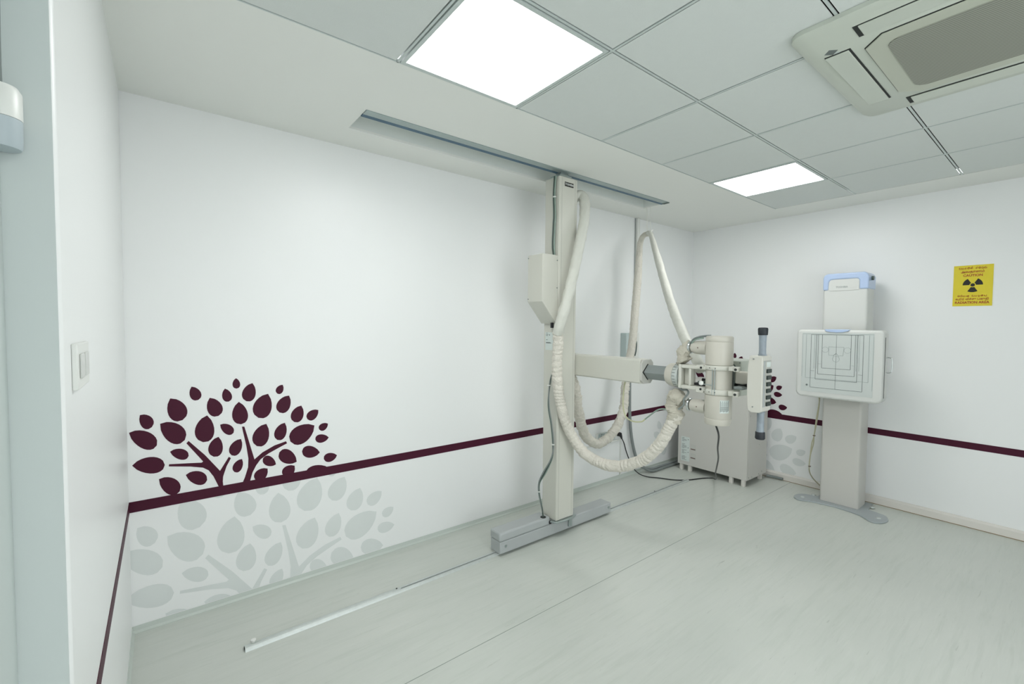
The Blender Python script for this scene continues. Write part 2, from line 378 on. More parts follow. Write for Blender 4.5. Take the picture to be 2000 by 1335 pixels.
# ================================================================ CEILING RAIL
t = thing('ceiling_rail', 'grey metal guide rail set in the slot of the white ceiling band', 'rail', (.72, -.49, H))
bm = bmesh.new(); box(bm, SX0+.001, SX1-.001, SY0+.002, SY0+.052, H-.004, H+.05)
finish('rail_body', bm, M['rail'], t, bevel=.002)
finish('rail_groove', B(SX0+.001, SX1-.001, SY0+.0525, SY0+.08, H-.004, H+.045), M['railblue'], t)
finish('rear_flange', B(SX0+.001, SX1-.001, SY0+.0805, SY0+.10, H+.02, H+.05), M['tbar'], t)
finish('end_cap', B(SX1-.03, SX1-.0005, SY0+.003, SY0+.055, H-.007, H-.0042), M['cabledark'], t)
# ================================================================ FLOOR RAIL
t = thing('floor_rail', 'galvanised guide rail screwed to the floor along the long wall', 'rail', (.7, -.436, 0))
bm = bmesh.new(); prof = [(-.457, 0), (-.4545, .008), (-.449, .014), (-.442, .017), (-.430, .017), (-.423, .014), (-.4175, .008), (-.415, 0)]
prism(bm, prof, 0, -1.085, 2.52); finish('rail_body', bm, M['galv'], t)
bm = bmesh.new(); prism(bm, [(-.447, .0172), (-.447, .019), (-.4445, .019), (-.4445, .0172)], 0, -.35, 2.5); finish('rail_ridge', bm, M['cablegrey'], t)
bm = bmesh.new(); prism(bm, [(-.449, .003), (-.446, .0125), (-.428, .0125), (-.423, .003)], 0, -1.0865, -1.0852); finish('open_end', bm, M['void'], t)
bm = bmesh.new(); lathe(bm, (-1.05, -.428, .017), [(0, .006), (.007, .006), (.007, .011), (.012, .011), (.014, .006)], n=16); finish('screw', bm, M['plug'], t, smooth=True)
for x in (-.37, .62, 2.0): finish('screw', Cy((x, -.434, .0165), (x, -.434, .0195), .0045, n=10), M['dark'], t)
# ================================================================ AIR CONDITIONER
ax, ay, hb = .882, -2.462, .462
t = thing('air_conditioner', 'square white four-way ceiling cassette air conditioner with a grey mesh intake', 'air conditioner', (ax, ay, H))
bm = bmesh.new()
o1 = rrect(ax-hb, ax+hb, ay-hb, ay+hb, .05); o2 = rrect(ax-hb+.02, ax+hb-.02, ay-hb+.02, ay+hb-.02, .04)
lo = [bm.verts.new((x, y, H-.001)) for x, y in o1]; mid = [bm.verts.new((x, y, H-.016)) for x, y in o1]; top = [bm.verts.new((x, y, H-.032)) for x, y in o2]; n = len(lo)
for i in range(n):
    j = (i+1) % n; bm.faces.new((lo[i], lo[j], mid[j], mid[i])); bm.faces.new((mid[i], mid[j], top[j], top[i]))
bm.faces.new(lo); bm.faces.new(top)
finish('body_panel', bm, M['acw'], t, smooth=True)
ZA = H-.032
gh, ch = .292, .06
octo = [(ax-gh+ch, ay-gh), (ax+gh-ch, ay-gh), (ax+gh, ay-gh+ch), (ax+gh, ay+gh-ch), (ax+gh-ch, ay+gh), (ax-gh+ch, ay+gh), (ax-gh, ay+gh-ch), (ax-gh, ay-gh+ch)]
big = [(ax+(x-ax)*1.008, ay+(y-ay)*1.008) for x, y in octo]
finish('panel_gap', Pr(big, 2, ZA-.0015, ZA), M['dark'], t)
gr = finish('intake_grille', Pr(octo, 2, ZA-.006, ZA-.0016), mat('intake_frame', 'BFC3B4', .5), t, bevel=.002)
finish('mesh', Pr(rrect(ax-.235, ax+.235, ay-.235, ay+.235, .045), 2, ZA-.0085, ZA-.0061), M['mesh'], gr)
for sx, sy in ((0, 1), (0, -1), (1, 0), (-1, 0)):
    a, b0, b1 = .275, .325, .405
    def rect(g, lo, hi):
        if sx == 0:
            y0, y1 = sorted((ay+sy*lo, ay+sy*hi)); return ax-a+g, ax+a-g, y0, y1
        x0, x1 = sorted((ax+sx*lo, ax+sx*hi)); return x0, x1, ay-a+g, ay+a-g
    r = list(rect(0, b0, b1))
    if sx: r[3] += .011
    lv = finish('louver_slot', B(*r, ZA-.0012, ZA), M['dark'], t)
    r = rect(.004, b0+.006, b1-.002); finish('louver', B(*r, ZA-.006, ZA-.0013), M['acw'], lv, bevel=.002)
# corner marks: label square and small print on the near corner cover
cx, cy = .60, -2.085
d1 = Vector((1, -1, 0)).normalized(); d2 = Vector((-1, -1, 0)).normalized()
def quad(nm, c, a, b, m, par):
    bm = bmesh.new(); c = Vector(c); d = Vector((0, 0, -.0006))
    p = [c+d1*a/2*s1+d2*b/2*s2 for s1, s2 in ((-1, -1), (1, -1), (1, 1), (-1, 1))]
    A = [bm.verts.new(v) for v in p]; Bq = [bm.verts.new(v+d) for v in p]
    for i in range(4): bm.faces.new((A[i], A[(i+1) % 4], Bq[(i+1) % 4], Bq[i]))
    bm.faces.new(A); bm.faces.new(Bq); return finish(nm, bm, m, par)
quad('label_square', (.585, -2.085, ZA), .03, .03, M['print'], t)
quad('label_square', (.605, -2.097, ZA), .016, .018, M['tbar'], t)
quad('label_mark', (.628, -2.118, ZA), .006, .05, M['print'], t)

# ================================================================ TUBE STAND
t = thing('x_ray_tube_stand', 'cream floor-to-ceiling column stand carrying the x-ray tube and control panel', 'x-ray machine', (.81, -.46, 0))
CX0, CX1, CY0, CY1 = .725, .893, -.532, -.392
col = finish('column', B(CX0, CX1, CY0, CY1, .128, 2.437), M['cream'], t, bevel=.006, seg=3)
for x in (CX0+.022, CX1-.022): finish('edge_seam', B(x-.0007, x+.0007, CY0-.0006, CY0, .14, 2.43), mat('seam_grey', 'A3A59D', .6) if x < .8 else bpy.data.materials['seam_grey'], col)
finish('nameplate', B(.772, .852, CY0-.0025, CY0-.0003, 2.376, 2.404), M['blk'], col)
text('nameplate_lettering', 'TOSHIBA', .019, (.812, CY0-.003, 2.3895), '-y', M['white_ink'], col, bold=.0002)
bm = bmesh.new(); box(bm, CX0+.03, CX1-.03, -.505, -.41, 2.437, 2.46); box(bm, CX0+.05, CX1-.05, -.49, -.44, 2.46, 2.50)
finish('top_guide', bm, M['metal'], t)
finish('rating_label', B(CX0-.0012, CX0-.0002, -.487, -.41, 1.285, 1.405), M['label'], col)
for k, (z, a, b) in enumerate(((1.398, -.42, -.43), (1.388, -.417, -.44), (1.38, -.417, -.435), (1.352, -.417, -.432), (1.334, -.417, -.46), (1.33, -.417, -.47))):
    finish('label_print', B(CX0-.002, CX0-.0013, b, a, z, z+.0035), M['print'], col)
finish('label_print', B(CX0-.002, CX0-.0013, -.455, -.448, 1.383, 1.391), M['print'], col)
# counterweight cover on the left side
BX = .585
bm = bmesh.new(); prism(bm, [(BX, 1.607), (BX, 1.915), (CX0-.0005, 1.915), (CX0-.0005, 1.475), (CX0-.015, 1.462)], 1, -.529, -.381)
bx = finish('side_cover_box', bm, M['cream'], t, bevel=.004)
for z in (1.88, 1.70): finish('screw', Cy((CX0-.012, -.5315, z), (CX0-.012, -.529, z), .004, n=10), M['cablegrey'], bx)
for z in (1.895, 1.625): finish('screw', Cy((BX-.0025, -.389, z), (BX, -.389, z), .004, n=10), M['cablegrey'], bx)
finish('cable_gland', Cy((.70, -.50, 1.47), (.70, -.50, 1.435), .011, n=14), M['black'], bx)
# carriage on the floor
bm = bmesh.new(); box(bm, .29, 1.352, -.487, -.385, .016, .094); base = finish('base_carriage', bm, M['base'], t, bevel=.006)
for zz in (1,):
    finish('base_cover', B(.286, .712, -.490, -.382, .0945, .152), M['base'], t, bevel=.012, seg=3)
    finish('rail_wheel_block', B(.30, 1.34, -.478, -.394, .0175, .0178), M['dark'], t)  # thin dark sheet standing for the shadow line under the carriage
for x in (.335, 1.325): finish('screw', Cy((x, -.4895, .06), (x, -.487, .06), .009, n=12), M['metal'], base)
finish('cable_hole', Cy((.665, -.47, .1518), (.665, -.47, .1545), .019, n=18), M['dark'], t)
bm = bmesh.new(); prism(bm, [(.70, -.50), (.72, -.545), (.80, -.556), (.885, -.552), (.925, -.53), (.92, -.49)], 2, .116, .1275); foot = finish('foot_plate', bm, M['metal'], t, bevel=.003)
bm = bmesh.new(); box(bm, .885, .915, -.5, -.4885, .035, .1155); finish('bracket_tab', bm, M['metal'], foot, bevel=.002)
finish('stop_block', B(.70, .715, -.5, -.488, .105, .123), M['black'], foot)
# horizontal arm
AX0, AX1, AZ0, AZ1 = .897, 1.012, 1.106, 1.252
oct_ = [(AX0+.022, AZ0), (AX1-.022, AZ0), (AX1, AZ0+.022), (AX1, AZ1-.022), (AX1-.022, AZ1), (AX0+.022, AZ1), (AX0, AZ1-.022), (AX0, AZ0+.022)]
rect_ = [(AX0+.008, AZ0), (AX1-.008, AZ0), (AX1, AZ0+.008), (AX1, AZ1-.008), (AX1-.008, AZ1), (AX0+.008, AZ1), (AX0, AZ1-.008), (AX0, AZ0+.008)]
finish('horizontal_arm', Pr(rect_, 1, -1.058, -.40), M['cream'], t, bevel=.002)
finish('arm_end_cap', Pr(oct_, 1, -1.072, -1.0585), mat('end_cap_enamel', 'C3C3BC', .4), t, bevel=.002)
MX, MZ = .955, 1.176
def dia(r): return [(MX-r, MZ), (MX, MZ+r), (MX+r, MZ), (MX, MZ-r)]
finish('mast_opening', Pr(dia(.05), 1, -1.0735, -1.0722), M['blk'], t)
finish('telescopic_mast', Pr(dia(.044), 1, -1.235, -1.0737), mat('mast_aluminium', '9EA5A5', .38, metal=.55, bump=.04, bscale=200), t, bevel=.002)
# rotation drum and yoke
bm = bmesh.new(); lathe(bm, (MX, -1.222, MZ), [(0, .05), (0, .058), (-.012, .065), (-.045, .067), (-.05, .067)], axis=(0, 1, 0))
dr = finish('rotation_drum', bm, M['ivory'], t, smooth=True)
bm = bmesh.new(); lathe(bm, (MX, -1.2725, MZ), [(0, .066), (-.004, .069), (-.034, .069), (-.036, .05)], axis=(0, 1, 0))
sc = finish('scale_ring', bm, M['galv'], dr, smooth=True)
for k in range(24):
    a = k*math.pi/12; c = Vector((MX+math.cos(a)*.0692, -1.285, MZ+math.sin(a)*.0692))
    finish('scale_mark', B(c.x-.0008, c.x+.0008, -1.295, -1.277, c.z-.0008, c.z+.0008), M['blk'], dr)
bm = bmesh.new()
YW0, YW1 = -1.405, -1.312
box(bm, .893, .98, YW1-.018, YW1, 1.112, 1.244)
box(bm, .893, .945, -1.47, YW1-.018, 1.224, 1.244); box(bm, .893, .945, -1.47, YW1-.018, 1.112, 1.132)
box(bm, .893, .945, -1.388, -1.374, 1.132, 1.224); box(bm, .93, .945, -1.374, YW1-.018, 1.132, 1.224)
yk = finish('yoke', bm, M['cream'], t, bevel=.004)
for z in (1.235, 1.121): finish('bolt', Cy((.888, -1.447, z), (.8928, -1.447, z), .006, n=12), M['black'], yk)
# tube housing
TX, TY = .95, -1.513
bm = bmesh.new(); lathe(bm, (TX, TY, 0), [(.938, .052), (.94, .061), (.947, .0655), (.972, .0665), (.974, .0645), (.977, .0665), (1.095, .0665), (1.097, .064), (1.252, .064), (1.254, .0675), (1.370, .0675), (1.373, .0655), (1.376, .0675), (1.396, .067), (1.402, .062), (1.404, .045)], n=56)
th = finish('tube_housing', bm, M['ivory'], t, smooth=True)
for z0, z1 in ((1.227, 1.251), (1.100, 1.128)):
    bm = bmesh.new(); lathe(bm, (TX, TY, 0), [(z0, .062), (z0, .070), (z0+.003, .072), (z1-.003, .072), (z1, .070), (z1, .062)], n=48)
    box(bm, .89, 1.01, -1.46, -1.42, z0+.002, z1-.002)
    cyl(bm, (.905, -1.625, z0+.001), (.905, -1.625, z1-.001), .0145); box(bm, .905, .95, -1.625, -1.585, z0+.002, z1-.002)
    cl = finish('clamp_collar', bm, M['cream'], t, smooth=False, bevel=.002)
    finish('clamp_bolt', Cy((.8885, -1.627, (z0+z1)/2), (.893, -1.627, (z0+z1)/2), .0065, n=12), M['dark'], cl)
    for yy in (-1.50, -1.53): finish('clamp_bolt', Cy((.8765, yy, (z0+z1)/2), (.881, yy, (z0+z1)/2), .002, n=8), M['dark'], cl)
bm = bmesh.new()
for y in (-1.528, -1.515): cyl(bm, (.880, y, 1.10), (.880, y, 1.235), .0025, n=8)
cyl(bm, (.880, -1.515, 1.150), (.880, -1.46, 1.151), .0025, n=8)
finish('tie_rod', bm, M['metal'], t, smooth=True)
bm = bmesh.new(); lathe(bm, (.868, -1.462, 1.145), [(0, .003), (.004, .010), (.012, .012), (.02, .010), (.024, .003)], axis=(0, 0, 1), n=16); finish('knob', bm, M['plug'], t, smooth=True)
for z, nm in ((1.338, 'upper'), (1.020, 'lower')):
    bm = bmesh.new(); lathe(bm, (TX, TY+.06, z), [(0, .037), (.055, .037), (.075, .034), (.088, .030), (.09, .02)], axis=(0, 1, 0), n=32)
    tm = finish('cable_socket', bm, M['ivory'], t, smooth=True)
    bm = bmesh.new(); lathe(bm, (TX, TY+.152, z), [(0, .034), (.004, .036), (.012, .036), (.014, .033)], axis=(0, 1, 0), n=32); finish('locking_ring', bm, M['chrome'], tm, smooth=True)
    finish('screw', Cy((.914-.003, TY+.10, z), (.9145, TY+.10, z), .0032, n=8), M['brown'], tm)
finish('cable_stub', T([(TX, -1.349, 1.020), (TX, -1.335, 1.022), (TX, -1.30, 1.03), (TX, -1.27, 1.035)], .0155), M['ivory'], t, smooth=True)
# rating label wrapped on the housing
bm = bmesh.new()
def arc(bm, a0, a1, z0, z1, r, n=10):
    A = []
    for i in range(n+1):
        a = math.radians(a0+(a1-a0)*i/n); d = Vector((math.cos(a), math.sin(a), 0)); c = Vector((TX, TY, 0))
        A.append([bm.verts.new(c+d*rr+Vector((0, 0, z))) for rr, z in ((r, z0), (r, z1), (r+.0006, z1), (r+.0006, z0))])
    for p, q in zip(A, A[1:]):
        for k in range(4): bm.faces.new((p[k], p[(k+1) % 4], q[(k+1) % 4], q[k]))
    bm.faces.new(A[0]); bm.faces.new(A[-1][::-1])
arc(bm, 214, 256, 1.008, 1.075, .0669); lb = finish('rating_label', bm, M['label'], t)
bm = bmesh.new()
for k in range(9): arc(bm, 216+k*4.4, 216+k*4.4+(1.6 if k in (0, 8) else .8), 1.013+.004*(k % 3), 1.07-.006*(k % 2), .0676, n=2)
for z in (1.02, 1.028, 1.036): arc(bm, 218, 252, z, z+.0018, .0676)
finish('label_print', bm, M['print'], lb)
# collimator behind the housing
bm = bmesh.new(); box(bm, 1.045, 1.25, -1.585, -1.425, 1.085, 1.272); co = finish('collimator', bm, mat('collimator_enamel', 'AEB4A9', .42), t, bevel=.006)
bm = bmesh.new(); box(bm, 1.02, 1.045, -1.56, -1.45, 1.12, 1.24); finish('mounting_flange', bm, M['metal'], t)
bm = bmesh.new(); lathe(bm, (1.043, -1.535, 1.235), [(0, .022), (-.012, .022), (-.014, .018)], axis=(1, 0, 0), n=24); finish('dial', bm, M['cabledark'], co, smooth=True)
for p in ((1.0435, -1.577, 1.262), (1.0435, -1.577, 1.097)): finish('screw', Cy(p, (p[0]+.002, p[1], p[2]), .004, n=10), M['cablegrey'], co)
# support arm to the control panel
finish('panel_bracket', B(.985, 1.03, -1.725, -1.58, 1.158, 1.222), M['ivory'], t, bevel=.006)
# control panel
pts = [(-1.702, 1.315), (-1.757, 1.315), (-1.762, 1.309), (-1.762, 1.052), (-1.750, 1.044), (-1.712, 1.042), (-1.700, 1.052), (-1.695, 1.08), (-1.692, 1.18), (-1.695, 1.27)]
bm = bmesh.new(); prism(bm, pts, 0, .87, .968); pn = finish('control_panel', bm, M['panelw'], t, bevel=.008, seg=3)
finish('button_strip', B(.882, .958, -1.7645, -1.7622, 1.072, 1.292), M['base'], pn)
finish('button_face', B(.894, .955, -1.7665, -1.7646, 1.074, 1.290), mat('strip_cream', 'BDBEB6', .5), pn)
bm = bmesh.new(); box(bm, .903, .946, -1.7675, -1.7666, 1.262, 1.286); finish('symbol_plate', bm, M['label'], pn)
for k in range(6):
    z = 1.243-k*.0315
    finish('button', B(.902, .948, -1.7735, -1.7667, z-.0095, z+.0095), M['button'], pn, bevel=.002)
for z in (1.05, 1.30): finish('screw', Cy((.8665, -1.722, z+(.0 if z > 1.2 else .02)), (.8698, -1.722, z+(.0 if z > 1.2 else .02)), .003, n=8), M['cablegrey'], pn)
for s in (1, -1):
    z0 = 1.315 if s == 1 else 1.043
    bm = bmesh.new(); lathe(bm, (.925, -1.737, z0), [(-.002*s, .019), (.004*s, .019), (.006*s, .0165), (.03*s, .0155), (.085*s, .0165), (.107*s, .018)], axis=(0, 0, 1), n=24)
    hd = finish('handle', bm, M['handle'], pn, smooth=True)
    bm = bmesh.new(); lathe(bm, (.925, -1.737, z0), [(.098*s, .0195), (.10*s, .021), (.128*s, .0225), (.134*s, .019), (.135*s, .01)], axis=(0, 0, 1), n=24)
    finish('grip_cap', bm, M['rubber'], hd, smooth=True)
# cables fixed to the stand
cc = [('cable', [(.711, -.497, 2.435), (.711, -.489, 2.317), (.709, -.496, 2.181), (.708, -.493, 2.113), (.708, -.488, 1.978), (.711, -.496, 1.915)], .0055, 'cabledark'),
      ('cable', [(.713, -.508, 2.435), (.713, -.499, 2.317), (.713, -.508, 2.181), (.712, -.505, 2.113), (.712, -.50, 1.978), (.712, -.506, 1.915)], .0045, 'cableteal')]
for nm, p, r, m in cc: finish(nm, T(p, r, n=10), M[m], t, smooth=True)
for dx, m, r in ((0, 'cabledark', .005), (-.007, 'cablegrey', .004), (.006, 'cableteal', .004)):
    p = [(.716, -.50, 1.155), (.70+dx*.4, -.485, 1.062), (.69+dx*.3, -.485+dx, .918), (.70+dx*.3, -.505+dx, .782), (.705+dx*.3, -.518+dx, .652), (.69+dx*2, -.52+dx, .562), (.66+dx*2.4, -.485, .462), (.64+dx*.8, -.455, .386), (.64+dx*.5, -.457, .308), (.655+dx*.3, -.467, .222), (.665, -.47, .157)]
    finish('cable', T(p, r, n=10), M[m], t, smooth=True)
for p in ((.71, -.50, 2.30), (.69, -.487, 1.05), (.70, -.52, .655), (.64, -.455, .33)):
    finish('cable_tie', Cy((p[0], p[1], p[2]-.003), (p[0], p[1], p[2]+.003), .0115, n=14), M['plug'], t)
# black cable loop from yoke to control panel behind the tube
p = [(.99, -1.40, 1.16), (1.0, -1.44, 1.155), (1.035, -1.50, 1.148), (1.03, -1.57, 1.145), (1.0, -1.61, 1.146), (.97, -1.66, 1.158), (.955, -1.70, 1.16)]
finish('cable', T(p, .0095, n=10), M['black'], t, smooth=True)
p = [(.93, -1.41, 1.150), (.96, -1.44, 1.152), (1.03, -1.46, 1.158)]
finish('cable', T(p, .008, n=10), M['cabledark'], t, smooth=True)
finish('strap', B(.925, .955, -1.452, -1.389, 1.134, 1.148), M['black'], t, bevel=.003)
finish('strap', B(.93, .99, -1.645, -1.60, 1.135, 1.150), M['cablegrey'], t, bevel=.003)
finish('cable', T([(.94, -1.362, 1.355), (.935, -1.372, 1.378), (.93, -1.40, 1.392), (.93, -1.44, 1.401), (.945, -1.47, 1.403)], .006, n=10), M['cablegrey'], t, smooth=True)
finish('cable', T([(.93, -1.366, 1.35), (.925, -1.378, 1.37), (.92, -1.405, 1.384), (.92, -1.44, 1.391)], .004, n=10), M['cableteal'], t, smooth=True)
finish('cable', T([(.93, -1.295, 1.112), (.925, -1.32, 1.10), (.92, -1.352, 1.102), (.915, -1.362, 1.085), (.912, -1.34, 1.05), (.91, -1.34, 1.02), (.91, -1.31, .99)], .0055, n=10), M['cablegrey'], t, smooth=True)

# ================================================================ CABLE SLEEVES
def wrinkle(amp, fr, seed, fold=0):
    def f(s, a, p):
        v = noise.noise(Vector((math.cos(a)*1.1+seed, math.sin(a)*1.1, s*fr)))
        w2 = noise.noise(Vector((math.cos(a)*2.2+seed*3, math.sin(a)*2.2, s*fr*2.6)))
        return 1+amp*v+amp*.6*w2+fold*max(0, math.sin(s*fr*2.2+a*1.0+3*v))**3
    return f
p = [(.905, -.46, 2.30), (.93, -.47, 2.345), (.965, -.495, 2.355), (.968, -.53, 2.303), (.925, -.565, 2.167), (.862, -.585, 1.985), (.781, -.595, 1.74), (.72, -.60, 1.569), (.688, -.585, 1.45), (.695, -.565, 1.40)]
def gather(amp, seed):
    def f(s, a, p):
        ph = s*190+2.2*noise.noise(Vector((s*9+seed, 0, 0)))*6+1.6*math.sin(a+s*14)+1.2*noise.noise(Vector((math.cos(a)*1.5, math.sin(a)*1.5+seed, s*22)))
        rg = abs(math.sin(ph*.5))
        loc = .5+.5*noise.noise(Vector((seed, s*10, math.cos(a))))
        return 1-amp*.4+amp*(rg**.6)*(.55+.9*loc)+.10*noise.noise(Vector((math.cos(a)+seed, math.sin(a), s*18)))
    return f
s1 = finish('cable_sleeve', T(p, .035, n=20, k=10, step=.008, rf=wrinkle(.16, 14, 1.3)), M['vinylsleeve'], smooth=True)
tag(s1, 'smooth white fabric sleeve slung across the front of the column, upper half', 'cable sleeve', 'white cable sleeves of the stand')
p = [(.695, -.563, 1.41), (.702, -.56, 1.33), (.700, -.55, 1.228), (.705, -.55, 1.089), (.725, -.56, .949), (.765, -.57, .809), (.81, -.60, .70), (.84, -.679, .607), (.86, -.786, .572), (.88, -.894, .569), (.9, -1.003, .606), (.91, -1.105, .67), (.92, -1.194, .773), (.93, -1.251, .887), (.94, -1.285, .96)]
s2 = finish('cable_sleeve', T(p, .0325, n=22, k=10, step=.0035, rf=gather(.17, 7.1)), M['sleeve'], smooth=True)
tag(s2, 'long crumpled white cloth sleeve sagging from the column to the lower tube socket', 'cable sleeve', 'white cable sleeves of the stand')
p = [(1.10, -1.335, 1.20), (1.12, -1.295, 1.25), (1.16, -1.21, 1.345), (1.35, -1.027, 1.475), (1.6, -.785, 1.685), (1.84, -.53, 1.999), (1.98, -.365, 2.225), (2.01, -.31, 2.265)]
s3 = finish('cable_sleeve', T(p, .031, n=20, k=12, step=.010, rf=lambda s, a, q: (wrinkle(.10, 9, 7.7)(s, a, q))*(.62+.38*min(1, max(0, (2.27-q.z)/.35)))), M['vinylsleeve'], smooth=True)
tag(s3, 'straight white sleeve slanting from the ceiling strings down to the upper tube socket', 'cable sleeve', 'white cable sleeves of the stand')
p = [(2.035, -.30, 2.262), (2.02, -.26, 2.25), (2.0, -.237, 2.17), (1.98, -.236, 1.888), (1.95, -.237, 1.615), (1.92, -.238, 1.344), (1.9, -.224, 1.163), (1.85, -.223, .94), (1.78, -.255, .726), (1.65, -.269, .569), (1.45, -.275, .49), (1.2, -.352, .608), (1.05, -.42, .815), (.975, -.455, .996), (.935, -.45, 1.095)]
s4 = finish('cable_sleeve', T(p, .034, n=22, k=12, step=.004, rf=lambda s, a, q: (.6+.4*min(1, s/.45))*(wrinkle(.08+.17*min(1, max(0, (s-1.1)*2)), 28, 2.2, .0)(s, a, q)+(gather(.17, 3.3)(s, a, q)-1)*min(1, max(0, (s-1.15)*2)))), M['sleeve'], smooth=True)
tag(s4, 'white sleeve hanging from ceiling strings behind the arm, looping back to the column', 'cable sleeve', 'white cable sleeves of the stand')
# rumpled knots at the sockets
p = [(.955, -1.352, 1.345), (.95, -1.335, 1.335), (.94, -1.318, 1.31), (.935, -1.312, 1.275), (.935, -1.325, 1.252)]
k1 = finish('cable_wrap', T(p, .033, n=22, k=10, step=.004, rf=wrinkle(.28, 42, 5.5, .22)), M['sleeve2'], smooth=True)
tag(k1, 'rumpled beige cloth wrap tied below the upper tube socket', 'cable wrap')
p = [(.95, -1.31, 1.035), (.94, -1.28, 1.055), (.94, -1.265, 1.045), (.94, -1.262, 1.0), (.94, -1.272, .955), (.935, -1.262, .91)]
k2 = finish('cable_wrap', T(p, .039, n=22, k=10, step=.004, rf=wrinkle(.26, 38, 9.5, .22)), M['sleeve2'], smooth=True)
tag(k2, 'rumpled beige cloth wrap bunched beside the lower tube socket', 'cable wrap')
p = [(.95, -1.35, 1.02), (.95, -1.33, 1.02)]
# strings
for k, (a, b) in enumerate((((1.975, -.315, H-.002), (2.005, -.30, 2.27)), ((2.005, -.30, H-.002), (2.02, -.30, 2.275)), ((2.0, -.335, H-.002), (2.03, -.32, 2.26)))):
    s = finish('hanging_string', T([a, (Vector(a)+Vector(b))/2+Vector((.004, 0, 0)), b], .0025, n=6, k=4), M['rope'], smooth=True)
    tag(s, 'thin white string from the ceiling slot holding up the slung sleeves', 'string', 'strings holding the sleeves')
s = finish('string_knot', T([(2.0, -.34, 2.275), (2.03, -.345, 2.262), (2.05, -.32, 2.25), (2.03, -.30, 2.27), (2.0, -.32, 2.255), (2.025, -.35, 2.285)], .005, n=8), M['rope'], smooth=True)
tag(s, 'knot of white string where the slung sleeves hang together', 'knot')

# ================================================================ CABINET
t = thing('generator_cabinet', 'grey steel cabinet on short feet standing in the far corner', 'cabinet', (2.97, -.52, 0))
KX0, KX1, KY0, KY1, KZ = 2.772, 3.172, -.862, -.178, .915
cb = finish('housing', B(KX0, KX1, KY0, KY1, .062, KZ), M['cab'], t, bevel=.004)
finish('side_panel', B(KX0+.012, KX1-.01, KY0-.004, KY0-.0003, .07, KZ-.01), M['cab'], t, bevel=.0015)
for x, y in ((KX0+.03, KY0+.04), (KX0+.03, KY0+.15), (KX0+.03, KY1-.03), (KX0+.03, KY1-.12), (KX1-.04, KY0+.04), (KX1-.04, KY1-.04)):
    finish('foot', B(x-.016, x+.016, y-.016, y+.016, 0, .0615), M['skirt'], t, bevel=.003)
for x, z in ((2.80, .09), (3.06, .10), (3.0, .085), (2.86, .085), (3.0, .36), (2.80, .65)): finish('screw', Cy((x, KY0-.007, z), (x, KY0-.0042, z), .005, n=10), M['chrome'], t)
lb = finish('paper_label', B(KX0-.0012, KX0-.0002, -.305, -.215, .10, .345), M['label'], t)
random.seed(3)
for k in range(26):
    z = .335-k*.0088
    if k in (5, 6, 13, 19, 20): continue
    w_ = random.choice((.02, .03, .045)); finish('label_print', B(KX0-.002, KX0-.0013, -.228-w_, -.226+random.random()*.004, z-.0018, z+.0012), M['print'], lb)
for z in (.318, .235, .19): finish('label_dot', B(KX0-.002, KX0-.0013, -.294, -.287, z, z+.007), M['blk'], lb)
for z in (.232, .145):
    q = finish('small_label', B(KX0-.0012, KX0-.0002, -.372, -.318, z-.008, z+.05), mat('faint_label', 'C3C4BE', .6) if z > .2 else bpy.data.materials['faint_label'], t)
    finish('label_bar', B(KX0-.002, KX0-.0013, -.368, -.318, z-.002, z+.008), M['brown'], q)

# ================================================================ BUCKY STAND
t = thing('bucky_stand', 'white wall stand with a blue-capped column and a tray marked with grid lines', 'x-ray stand', (3.05, -1.5, 0))
def ring(cx, cy, rx, ry, a0, a1, n=14): return [(cx+rx*math.cos(math.radians(a0+(a1-a0)*i/n)), cy+ry*math.sin(math.radians(a0+(a1-a0)*i/n))) for i in range(n+1)]
out = [(3.22, -1.33), (3.05, -1.33)]+ring(2.925, -1.262, .095, .062, 10, 215)+[(2.875, -1.35), (2.89, -1.42), (2.90, -1.5), (2.89, -1.60), (2.865, -1.67)]+ring(2.905, -1.765, .115, .066, 140, 350)+[(3.05, -1.68), (3.22, -1.67)]
bp_ = finish('floor_plate', Pr(out, 2, 0, .010), M['basegrey'], t, bevel=.003)
for x, y in ((2.915, -1.262), (2.905, -1.775), (3.12, -1.69), (3.05, -1.30)):
    bm = bmesh.new(); lathe(bm, (x, y, .010), [(0, .018), (.004, .015), (.006, .006)], n=20); finish('bolt_cap', bm, M['galv'], bp_, smooth=True)
finish('column', Pr(rrect(2.968, 3.17, -1.632, -1.366, .018), 2, .011, 1.6), mat('bucky_column_enamel', 'C6C5BF', .42), t, smooth=True)
hd = finish('head_cover', Pr(rrect(2.966, 3.15, -1.645, -1.345, .022), 2, 1.2, 1.865), M['bucky'], t, smooth=True)
bl = [(-1.345, 1.755), (-1.345, 1.855), (-1.352, 1.875), (-1.37, 1.888), (-1.62, 1.888), (-1.638, 1.876), (-1.649, 1.855), (-1.649, 1.755), (-1.59, 1.755), (-1.59, 1.825), (-1.578, 1.84), (-1.42, 1.84), (-1.396, 1.838), (-1.385, 1.82), (-1.382, 1.755)]
finish('blue_cap', Pr(bl, 0, 2.958, 3.154), M['blue'], t, bevel=.010, seg=3)
finish('cap_inset', Pr([(-1.386, 1.75), (-1.388, 1.818), (-1.398, 1.834), (-1.42, 1.837), (-1.576, 1.837), (-1.587, 1.824), (-1.587, 1.75)], 0, 2.962, 3.0), M['bucky'], t)
text('head_lettering', 'TOSHIBA', .019, (2.9612, -1.475, 1.777), '-x', mat('pale_print', 'A3ABA8', .6), t, sx=1.05, bold=.0004)
finish('side_knob', Cy((3.04, -1.6495, 1.84), (3.04, -1.662, 1.84), .016, n=16), M['cabledark'], t)
